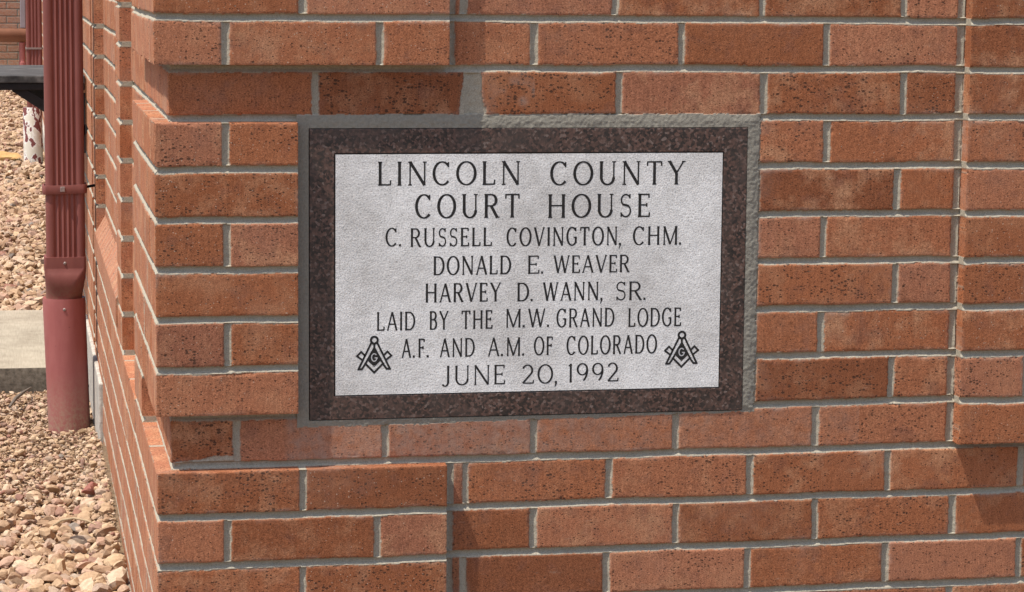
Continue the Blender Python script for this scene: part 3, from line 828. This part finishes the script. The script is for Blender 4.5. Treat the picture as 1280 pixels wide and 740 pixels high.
LINES = [
 ([('LINCOLN',0.3042,0.5006,-0.2272,-0.1948),('COUNTY',0.5446,0.7342,-0.2284,-0.1957)], .30, .124, .064, .084),
 ([('COURT',0.3562,0.5003,-0.2726,-0.2398),('HOUSE',0.5409,0.6855,-0.2736,-0.2410)], .30, .124, .064, .084),
 ([('C.',0.3151,0.3364,-0.3107,-0.2855),('RUSSELL',0.3491,0.4616,-0.3117,-0.2863),('COVINGTON,',0.4837,0.6460,-0.3124,-0.2868),('CHM.',0.6630,0.7323,-0.3128,-0.2870)], .20, .116, .070, .062),
 ([('DONALD',0.3814,0.4889,-0.3512,-0.3254),('E.',0.5130,0.5355,-0.3510,-0.3259),('WEAVER',0.5503,0.6572,-0.3506,-0.3263)], .18, .118, .070, .062),
 ([('HARVEY',0.3700,0.4748,-0.3889,-0.3629),('D.',0.4989,0.5213,-0.3893,-0.3636),('WANN,',0.5357,0.6204,-0.3893,-0.3636),('SR.',0.6391,0.6823,-0.3900,-0.3640)], .18, .118, .071, .058),
 ([('LAID',0.3029,0.3552,-0.4270,-0.4014),('BY',0.3764,0.4016,-0.4269,-0.4013),('THE',0.4209,0.4634,-0.4268,-0.4011),('M.W.',0.4831,0.5448,-0.4258,-0.4000),('GRAND',0.5553,0.6366,-0.4267,-0.4007),('LODGE',0.6576,0.7328,-0.4278,-0.4018)], .17, .102, .076, .032),
 ([('A.F.',0.3377,0.3757,-0.4653,-0.4392),('AND',0.3909,0.4387,-0.4654,-0.4396),('A.M.',0.4585,0.5100,-0.4656,-0.4398),('OF',0.5236,0.5494,-0.4653,-0.4394),('COLORADO',0.5701,0.6984,-0.4658,-0.4395)], .17, .102, .076, .032),
 ([('JUNE',0.3942,0.4820,-0.5051,-0.4779),('20,',0.5064,0.5570,-0.5054,-0.4786),('1992',0.5725,0.6439,-0.5048,-0.4782)], .22, .108, .066, .052),
]
for words, gap, tk, tn, sf in LINES:
    for wd in words: letters([wd], 0, gap, tk, tn, sf, 'engraved_word')

# ---- square and compasses emblems
def emblem(X0, Z0, W, Hh):
    mb = MB(); cnt = [0]
    q = lambda p: (X0 + (p[0] - 65) / 500 * W, Z0 - (p[1] - 120) / 515 * Hh)
    def ring(pts, w=22, closed=True):
        pts = [q(p) for p in pts]; ww = w / 500 * W
        segs = list(zip(pts, pts[1:] + pts[:1])) if closed else list(zip(pts, pts[1:]))
        for a, b in segs:
            tx, tz = b[0]-a[0], b[1]-a[1]; l = math.hypot(tx, tz); tx /= l; tz /= l
            nx, nz = -tz, tx; e = ww * 0.38
            a2 = (a[0]-tx*e, a[1]-tz*e); b2 = (b[0]+tx*e, b[1]+tz*e)
            yf = PY + 0.00024 - 0.000004 * (cnt[0] % 16); cnt[0] += 1
            o = [(a2[0]+nx*ww/2, a2[1]+nz*ww/2), (a2[0]-nx*ww/2, a2[1]-nz*ww/2), (b2[0]-nx*ww/2, b2[1]-nz*ww/2), (b2[0]+nx*ww/2, b2[1]+nz*ww/2)]
            mb.loft([[(x, yf, z) for x, z in o], [(x, PY + 0.003, z) for x, z in o]])
    circ = [(317 + 48*math.cos(t), 178 + 48*math.sin(t)) for t in [2*math.pi*i/18 for i in range(18)]]
    ring(circ, 30)
    ring([(278, 205), (92, 580), (140, 578), (178, 525), (305, 305), (316, 290), (316, 228)], 29)
    ring([(354, 205), (540, 580), (492, 578), (452, 525), (328, 305), (316, 290), (316, 228)], 29)
    ring([(188, 500), (316, 628), (444, 500)], 30, False)
    ring([(180, 385), (130, 338), (72, 396), (138, 445)], 28, False)
    ring([(456, 385), (503, 338), (560, 396), (496, 445)], 28, False)
    ring([(238, 470), (316, 545), (394, 470)], 8, False)
    blob = [q(p) for p in [(316, 300), (356, 346), (404, 420), (400, 470), (360, 508), (316, 532), (272, 508), (232, 470), (228, 420), (276, 346)]]
    mb.loft([[(x, PY + 0.00016, z) for x, z in blob], [(x, PY + 0.003, z) for x, z in blob]])
    e = mb.build('emblem', M['ink'], plaque)
    e['label'] = 'engraved square and compasses emblem with letter G'
    gm = MB(); gp = [q((316 + 38*math.cos(math.radians(a)), 418 + 52*math.sin(math.radians(a)))) for a in range(-45, -330, -15)]
    gp += [q((358, 424)), q((326, 424))]
    ww = 14 / 500 * W
    for i, (a, b) in enumerate(zip(gp, gp[1:])):
        tx, tz = b[0]-a[0], b[1]-a[1]; l = math.hypot(tx, tz); tx /= l; tz /= l
        o = [(a[0]-tx*ww*.3 - tz*ww/2, a[1]-tz*ww*.3 + tx*ww/2), (a[0]-tx*ww*.3 + tz*ww/2, a[1]-tz*ww*.3 - tx*ww/2), (b[0]+tx*ww*.3 + tz*ww/2, b[1]+tz*ww*.3 - tx*ww/2), (b[0]+tx*ww*.3 - tz*ww/2, b[1]+tz*ww*.3 + tx*ww/2)]
        gm.loft([[(x, PY + 0.00014 - 0.000003*i, z) for x, z in o], [(x, PY + 0.003, z) for x, z in o]])
    l = link('letter', gm.mesh('letter'), M['pale']); l.parent = e
emblem(0.2745, -0.4343, 0.0488, 0.0514)
emblem(0.7102, -0.4351, 0.0494, 0.0515)

# ------------------------------------------------------------------ ground
def ground_z(y, x=-9.0):
    z = np.interp(y, [-40, -3, 0, 0.8, 1.4, 2.3, 3.03, 4.14, 4.6, 21, 80], [-1.02, -1.02, -1.0, -0.988, -0.990, -1.006, -0.994, -0.948, -0.953, -0.953, -0.953])
    # gravel banked up against the wall
    return z + 0.050 * sstep(-0.062, -0.005, np.asarray(x)) * np.interp(y, [0.7, 1.4, 2.05, 2.45, 3.0], [0.0, 0.8, 1.0, 0.25, 0.0])
gy = np.unique(np.concatenate([np.linspace(-120, -3, 30), np.linspace(-3, 5, 90), np.linspace(5, 24, 60), np.linspace(24, 260, 30)]))
gx = np.unique(np.concatenate([-np.geomspace(1.2, 200, 30), np.linspace(-1.2, 0.3, 60), np.geomspace(0.4, 200, 30)]))
uu, vv = np.meshgrid(gx, gy, indexing='ij')
zz = ground_z(vv, uu) - 0.004 + 0.006 * vnoise(uu, vv, 0.22, 61)
me = raw_mesh('ground', np.stack([uu, vv, zz], -1).reshape(-1, 3), lattice_quads(len(gx), len(gy)), None, True)
tag(link('ground', me, M['soil']), kind='structure')

# concrete walkway crossing the gravel to the wall
f = MB(); f.box(-6.0, -0.016, 3.03, 4.14, -1.07, -0.931)
o = f.build('walkway', M['concrete'], bevel=0.006, smooth=True)
tag(o, kind='structure')

# ------------------------------------------------------------------ gravel
import bmesh
def ico(sub):
    bm = bmesh.new(); bmesh.ops.create_icosphere(bm, subdivisions=sub, radius=1.0)
    bm.verts.ensure_lookup_table()
    v = np.array([x.co[:] for x in bm.verts]); t = np.array([[w.index for w in fc.verts] for fc in bm.faces]); bm.free()
    return v, t
def stones(pos, size, sub, seed, nvar=40):
    rg = np.random.default_rng(seed); v, t = ico(sub); v = v / np.linalg.norm(v, axis=1)[:, None]
    lib = []
    for _ in range(nvar):        # crushed stone: a ball cut by random planes
        npl = rg.integers(5, 9); n = rg.normal(size=(npl, 3)); n /= np.linalg.norm(n, axis=1)[:, None]
        dist = rg.uniform(0.34, 0.80, npl)
        r = np.min(np.where(v @ n.T > 0.05, dist[None, :] / np.maximum(v @ n.T, 0.05), 9), axis=1)
        r = np.minimum(r, 1.05)
        lib.append(v * r[:, None] * np.array([1.0, rg.uniform(0.65, 0.95), rg.uniform(0.38, 0.70)]))
    lib = np.array(lib); n = len(pos)
    pick = rg.integers(0, nvar, n); pts = lib[pick]
    a = rg.uniform(0, 2*np.pi, n); b = rg.normal(0, 0.38, n); c = rg.normal(0, 0.38, n)
    ca, sa, cb, sb_, cc, sc_ = np.cos(a), np.sin(a), np.cos(b), np.sin(b), np.cos(c), np.sin(c)
    Rz = np.zeros((n,3,3)); Rz[:,0,0]=ca; Rz[:,0,1]=-sa; Rz[:,1,0]=sa; Rz[:,1,1]=ca; Rz[:,2,2]=1
    Rx = np.zeros((n,3,3)); Rx[:,0,0]=1; Rx[:,1,1]=cb; Rx[:,1,2]=-sb_; Rx[:,2,1]=sb_; Rx[:,2,2]=cb
    Ry = np.zeros((n,3,3)); Ry[:,1,1]=1; Ry[:,0,0]=cc; Ry[:,0,2]=sc_; Ry[:,2,0]=-sc_; Ry[:,2,2]=cc
    R = Rz @ Rx @ Ry
    pts = np.einsum('nij,nkj->nki', R, pts) * size[:, None, None] + pos[:, None, :]
    nv = v.shape[0]
    faces = (t[None] + (np.arange(n) * nv)[:, None, None]).reshape(-1, 3)
    col = np.repeat(np.stack([rg.random(n), rg.random(n), rg.random(n), np.ones(n)], -1), nv, axis=0)
    return pts.reshape(-1, 3), faces, col
def scatter(n, x0, x1, y0, y1, s0, s1, seed, lift=0.35, power=1.0):
    rg = np.random.default_rng(seed)
    x = rg.uniform(x0, x1, n); y = y0 + (y1 - y0) * rg.random(n) ** power
    s = s0 * (s1 / s0) ** (rg.random(n) ** 1.6)
    # keep off the walkway, out of the boot, inside the strip beside the wall
    ok = ~((y > 3.01 - s * 0.6) & (y < 4.15 - s * 0.2))
    ok &= (np.hypot(x + 0.062, y - 2.50) > 0.049 + s * 0.5) & (x < -0.006 - s * 0.42)
    ok &= np.hypot(x + 0.079, y - 10.15) > 0.06
    x, y, s = x[ok], y[ok], s[ok]
    z = ground_z(y, x) + s * rg.uniform(-0.15, lift, len(s))
    return np.stack([x, y, z], -1), s
G = []
p, s = scatter(9300, -0.52, 0.0, 0.25, 3.03, 0.007, 0.027, 1, 0.8); s = s * np.interp(p[:, 1], [1.1, 1.5, 1.95], [1.0, 0.8, 0.45]); G.append(stones(p, s, 2, 1))
p, s = scatter(26000, -0.52, 0.0, 0.25, 3.03, 0.0025, 0.009, 2, 1.3); G.append(stones(p, s, 1, 2))
p, s = scatter(9000, -0.60, 0.0, 4.08, 9.0, 0.012, 0.030, 3, 0.7); G.append(stones(p, s, 1, 3))
p, s = scatter(9000, -0.75, 0.0, 9.0, 21.3, 0.015, 0.034, 4, 0.7); G.append(stones(p, s, 1, 4))
p, s = scatter(5000, -2.6, -0.5, -1.2, 9.0, 0.012, 0.032, 5, 0.5); G.append(stones(p, s, 1, 5))
p, s = scatter(2600, -0.5, 0.0, -1.2, 0.3, 0.010, 0.030, 6, 0.5); G.append(stones(p, s, 1, 6))
cos, fcs, cls = [], [], []; n = 0
for a, b, c in G: cos.append(a); fcs.append(b + n); cls.append(c); n += len(a)
me = raw_mesh('gravel', np.concatenate(cos), np.concatenate(fcs), np.concatenate(cls), True, 14)
tag(link('gravel', me, M['gravel']), 'loose tan crushed stone covering the ground beside the brick wall', 'gravel', kind='stuff')
del cos, fcs, cls, G

def single_stone(name, loc, size, mat, seed, squash=(1, 1, 1)):
    a, b, c = stones(np.zeros((1, 3)), np.array([size]), 3, seed, 1)
    me = raw_mesh(name, a * np.array(squash), b, None, True, 24)
    o = link(name, me, mat); o.location = loc; return o
o = single_stone('red_stone', (-0.040, 1.62, -0.961), 0.031, M['redstone'], 21, (1.0, 1.0, 0.9))
tag(o, 'dark red angular stone lying on the tan gravel close to the wall', 'stone')
o = single_stone('sandstone_rock', (-0.240, 10.22, -0.928), 0.10, M['rock'], 24, (1.1, 0.9, 0.75))
tag(o, 'smooth tan sandstone rock on the gravel left of the flaking drain pipe', 'rock')

f = MB(); f.tube([(-0.122, 1.263, -0.954), (-0.105, 1.243, -0.940), (-0.085, 1.228, -0.934), (-0.062, 1.203, -0.934), (-0.046, 1.193, -0.940)], [.0016, .0022, .0022, .002, .0012], 8)
tag(f.build('twig', M['twig'], smooth=True), 'thin pale bent twig lying across the near gravel', 'twig')
f = MB(); f.tube([(-0.201, 2.68, -0.971), (-0.187, 2.74, -0.961), (-0.168, 2.83, -0.961), (-0.149, 2.92, -0.964)], [.003, .0045, .004, .002], 8)
tag(f.build('stick', M['darktwig'], smooth=True), 'short dark grey stick in the gravel in front of the walkway', 'stick')
w = MB()
for i in range(16):
    a = random.uniform(0, 6.28); l = random.uniform(0.02, 0.045); r = random.uniform(0.01, 0.035)
    b0 = Vector((-0.164, 10.04, -0.953)); tip = b0 + Vector((math.cos(a)*r, math.sin(a)*r, l)); sd = Vector((-math.sin(a), math.cos(a), 0)) * 0.0035
    mid = (b0 + tip) / 2 + Vector((0, 0, 0.008))
    w.add([b0 - sd*.4, b0 + sd*.4, mid + sd, tip, mid - sd], [(0, 1, 2, 3, 4)])
tag(w.build('weed', M['weed']), 'small dull green weed sprouting from gravel beside the flaking drain pipe', 'weed')

# ------------------------------------------------------------------ front downspout
spout = empty('downspout', (-0.075, 2.15, -0.94))
tag(spout, 'dark red fluted square downspout with round boot standing in gravel near the corner', 'downspout')
def fluted(cx, cy, hw, hd, z0, z1, mb, ribs=5, r=0.010, depth=0.0032, n_rib=7):
    pts = []
    def cor(x, y, a0):
        return [(x + r*math.cos(a), y + r*math.sin(a)) for a in [a0 + math.pi/2*i/5 for i in range(6)]]
    front = []
    x0 = -hw + r + 0.006; x1 = hw - r - 0.004; n = ribs * n_rib
    for i in range(n + 1):
        t = i / n; front.append((x0 + (x1 - x0) * t, -hd + depth * (0.5 - 0.5 * math.cos(2*math.pi*ribs*t)) ** 0.7))
    pts += cor(-hw + r, -hd + r, math.pi) + front + cor(hw - r, -hd + r, 1.5*math.pi) + cor(hw - r, hd - r, 0) + cor(-hw + r, hd - r, math.pi/2)
    mb.loft([[(cx + x, cy + y, z) for x, y in pts] for z in (z0, z1)])
f = MB(); fluted(-0.0755, 2.15, 0.0415, 0.030, -0.60, 1.6, f)
f.build('pipe', M['red_metal'], spout, smooth=True, sharp=50)
def rrect(cx, cy, hw, hd, r, z, n=10, tw=0.0):
    out = []
    for (sx_, sy_, a0) in ((-1, -1, math.pi), (1, -1, 1.5*math.pi), (1, 1, 0), (-1, 1, math.pi/2)):
        for i in range(n):
            a = a0 + math.pi/2 * i/(n-1)
            out.append((cx + sx_*(hw - r) + r*math.cos(a), cy + sy_*(hd - r) + r*math.sin(a), z))
    return out
f = MB()
f.loft([rrect(-0.0775, 2.15, 0.0443, 0.0335, 0.006, -0.553), rrect(-0.0775, 2.15, 0.0447, 0.0342, 0.006, -0.576), rrect(-0.0775, 2.15, 0.0447, 0.0342, 0.008, -0.579),
        rrect(-0.0776, 2.148, 0.0438, 0.0375, 0.016, -0.588), rrect(-0.0780, 2.147, 0.0425, 0.0400, 0.024, -0.603), rrect(-0.0785, 2.149, 0.0405, 0.0400, 0.032, -0.620),
        rrect(-0.0795, 2.152, 0.0392, 0.0392, 0.036, -0.634), rrect(-0.0805, 2.154, 0.0388, 0.0388, 0.0386, -0.646), rrect(-0.0805, 2.154, 0.0388, 0.0388, 0.0386, -0.665)])
ad = f.build('adapter', M['red_metal'], spout, smooth=True, sharp=40)
def screw(loc, r=0.0035):
    f = MB(); x, y, z = loc
    rings = []
    for dy, rr in ((0.002, r), (-0.0006, r), (-0.0018, r*0.7), (-0.0022, r*0.2)):
        rings.append([(x + rr*math.cos(2*math.pi*i/10), y + dy, z + rr*math.sin(2*math.pi*i/10)) for i in range(10)])
    f.loft(rings); return f
def child_part(o, parent_part):
    o.parent = parent_part; o.matrix_parent_inverse = parent_part.matrix_parent_inverse.inverted() if False else Matrix()
    return o
def sub(mb, name, mat, part, root, **kw):
    o = link(name, mb.mesh(name, **kw), mat)
    o.parent = part        # part carries world coordinates, so no further offset
    return o
sub(screw((-0.078, 2.116, -0.566)), 'screw', M['screw'], ad, spout, smooth=True)
f = MB()
cx0, cx1 = -0.0805, -0.0715
rings = []
for z, r, cx in ((-0.645, 0.0418, -0.0805), (-0.643, 0.0452, -0.0805), (-0.650, 0.0457, -0.0805), (-0.80, 0.0452, -0.076), (-1.02, 0.0450, -0.0695)):
    rings.append([(cx + r*math.cos(2*math.pi*i/48), 2.152 + r*math.sin(2*math.pi*i/48), z) for i in range(48)])
f.loft(rings)
bt = f.build('boot', M['red_boot'], spout, smooth=True, sharp=50)
sub(screw((-0.0805, 2.1065, -0.665)), 'screw', M['screw'], bt, spout, smooth=True)
f = screw((0, 0, 0), 0.004)
f.v = [(-0.0325 - y*0.0 + 0.0, 2.141, -0.842) if False else (-0.0315 + (-y), 2.145 + x, -0.838 + z) for x, y, z in f.v]
sub(f, 'screw', M['cable'], bt, spout, smooth=True)
f = MB()
o_ = rrect(-0.0765, 2.15, 0.0465, 0.0335, 0.010, 0); i_ = rrect(-0.0765, 2.15, 0.0425, 0.0305, 0.009, 0)
za, zb_ = -0.417, -0.398
def tilt(p, z): return (p[0], p[1], z + 0.03 * (p[0] + 0.0765))
R4 = [[tilt(p, za) for p in o_], [tilt(p, (za+zb_)/2 - .004) for p in rrect(-0.0765, 2.15, 0.0475, 0.0345, 0.010, 0)], [tilt(p, (za+zb_)/2 + .004) for p in rrect(-0.0765, 2.15, 0.0475, 0.0345, 0.010, 0)], [tilt(p, zb_) for p in o_], [tilt(p, zb_) for p in i_], [tilt(p, za) for p in i_], [tilt(p, za) for p in o_]]
f.loft(R4, cap=False)
stp = f.build('strap', M['red_metal'], spout, smooth=True, sharp=40)
f = MB(); f.box(-0.086, -0.076, 2.110, 2.1185, -0.412, -0.401)
sub(f, 'clip', M['screw'], stp, spout, bevel=0.001)
f = MB(); f.tube([(-0.033, 2.15, -0.405), (-0.012, 2.158, -0.402)], 0.003, 8)
sub(f, 'nail', M['cable'], stp, spout, smooth=True)

spout.location = (-0.0681, 2.50, -1.003)
spout.scale = (1.062, 1.062, 1.062)

# ------------------------------------------------------------------ black wall shelf
shelf = empty('wall_shelf', (0.0, 3.1, -0.22))
tag(shelf, 'weathered black plank shelf on diagonal brace fixed to the side wall', 'shelf')
f = MB(); f.box(-0.255, -0.004, 3.10, 3.82, -0.224, -0.206)
f.build('plank', M['plank'], shelf, bevel=0.002)
f = MB(); f.box(-0.25, -0.004, 3.104, 3.135, -0.242, -0.2245)
f.build('rail', M['black'], shelf, bevel=0.002)
for yb in (3.11, 3.74):
    f = MB(); a = Vector((-0.178, yb, -0.235)); b = Vector((-0.002, yb, -0.352)); d = (b - a).normalized(); nrm = Vector((-d.z, 0, d.x)) * 0.019
    if nrm.z < 0: nrm = -nrm
    q = [a - nrm * 0.6, b - nrm * 0.6, b + nrm, a + nrm * 0.6]
    f.loft([q, [p + Vector((0, 0.03, 0)) for p in q]])
    f.build('brace', M['black'], shelf, bevel=0.0015)
f = MB(); f.box(-0.024, -0.003, 3.11, 3.14, -0.40, -0.25)
f.build('wall_bracket', M['black'], shelf, bevel=0.0015)

# ------------------------------------------------------------------ rear downspout
rear = empty('downspout', (-0.08, 9.5, -0.9))
tag(rear, 'distant dark red downspout on white stub pipe with flaking red paint', 'downspout')
f = MB(); fluted(-0.072, 9.5, 0.039, 0.030, -0.64, 1.6, f, ribs=3)
f.build('pipe', M['red_metal'], rear, smooth=True, sharp=50)
f = MB(); f.loft([rrect(-0.072, 9.5, 0.0425, 0.0335, 0.008, -0.340), rrect(-0.072, 9.5, 0.0425, 0.0335, 0.008, -0.331)])
f.build('strap', M['screw'], rear, smooth=True)
f = MB()
f.loft([[(-0.084 + r*math.cos(2*math.pi*i/36), 9.5 + r*math.sin(2*math.pi*i/36), z) for i in range(36)] for z, r in ((-1.0, .047), (-0.63, .047), (-0.626, .045))])
f.build('stub_pipe', M['flake'], rear, smooth=True, sharp=50)

rear.location = (-0.0747, 10.15, -0.948)
rear.scale = (1.05, 1.05, 1.05)

# ------------------------------------------------------------------ far wing of the building
wing = empty('brick_wall', (-1.5, 21.5, -0.93))
tag(wing, 'sunlit far brick wall behind the pipes at the back of the gravel', 'wall')
FX = grid([(-3.2, -0.45, 0.02), (-0.45, 0.02, 0.005)], []); FZ = grid([(-1.0, -0.1, 0.004), (-0.1, 1.6, 0.02)], [])
u, z, k, dl, dr, dt, db, vc, zw, r1, r2, r3 = relief(FX, FZ, lambda kk: [(-3.3 + i * 0.2054 + (0.1027 if kk % 2 else 0), HJ) for i in range(20)], 300, False)
h, mort, dd = finish(u, z, k, dl, dr, dt, db, vc, zw, r1, r2, r3, 300, False)
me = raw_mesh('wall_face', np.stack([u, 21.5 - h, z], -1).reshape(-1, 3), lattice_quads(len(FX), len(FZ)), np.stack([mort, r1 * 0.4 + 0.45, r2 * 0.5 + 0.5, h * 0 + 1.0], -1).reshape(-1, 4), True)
place(link('wall_face', me, M['brick']), wing)
f = MB(); f.box(-3.2, -0.016, 20.9, 21.495, -1.0, -0.872)
f.build('base_kerb', M['foundation'], wing, bevel=0.01)
f = MB(); f.box(-3.2, 0.03, 21.53, 21.8, -1.0, 1.6); f.build('wall_core', M['foundation'], wing)

f = MB(); f.tube([(-3.0, 21.30, -0.581), (-0.06, 21.30, -0.581), (-0.03, 21.31, -0.581), (-0.02, 21.36, -0.581), (-0.02, 21.49, -0.581)], 0.064, 24)
tag(f.build('horizontal_pipe', M['rust'], smooth=True, sharp=60), 'thick rusty brown horizontal pipe in front of the far brick wall', 'pipe')
f = MB()
rings = []
for z, r in ((-0.87, .034), (-0.83, .034), (-0.826, .029), (-0.66, .029), (-0.655, .033), (-0.646, .033)):
    rings.append([(-0.079 + r*math.cos(2*math.pi*i/24), 21.30 + r*math.sin(2*math.pi*i/24), z) for i in range(24)])
f.loft(rings)
tag(f.build('standpipe', M['pink'], smooth=True, sharp=40), 'short faded pink upright pipe below the rusty horizontal pipe', 'pipe')
f = MB(); f.box(-0.094, -0.045, 21.40, 21.496, -0.515, 1.5)
cd = f.mesh('conduit_box', bevel=0.006)
tag(link('conduit', cd, M['grey']), 'narrow grey vertical conduit on the far wall above the rusty pipe', 'conduit')
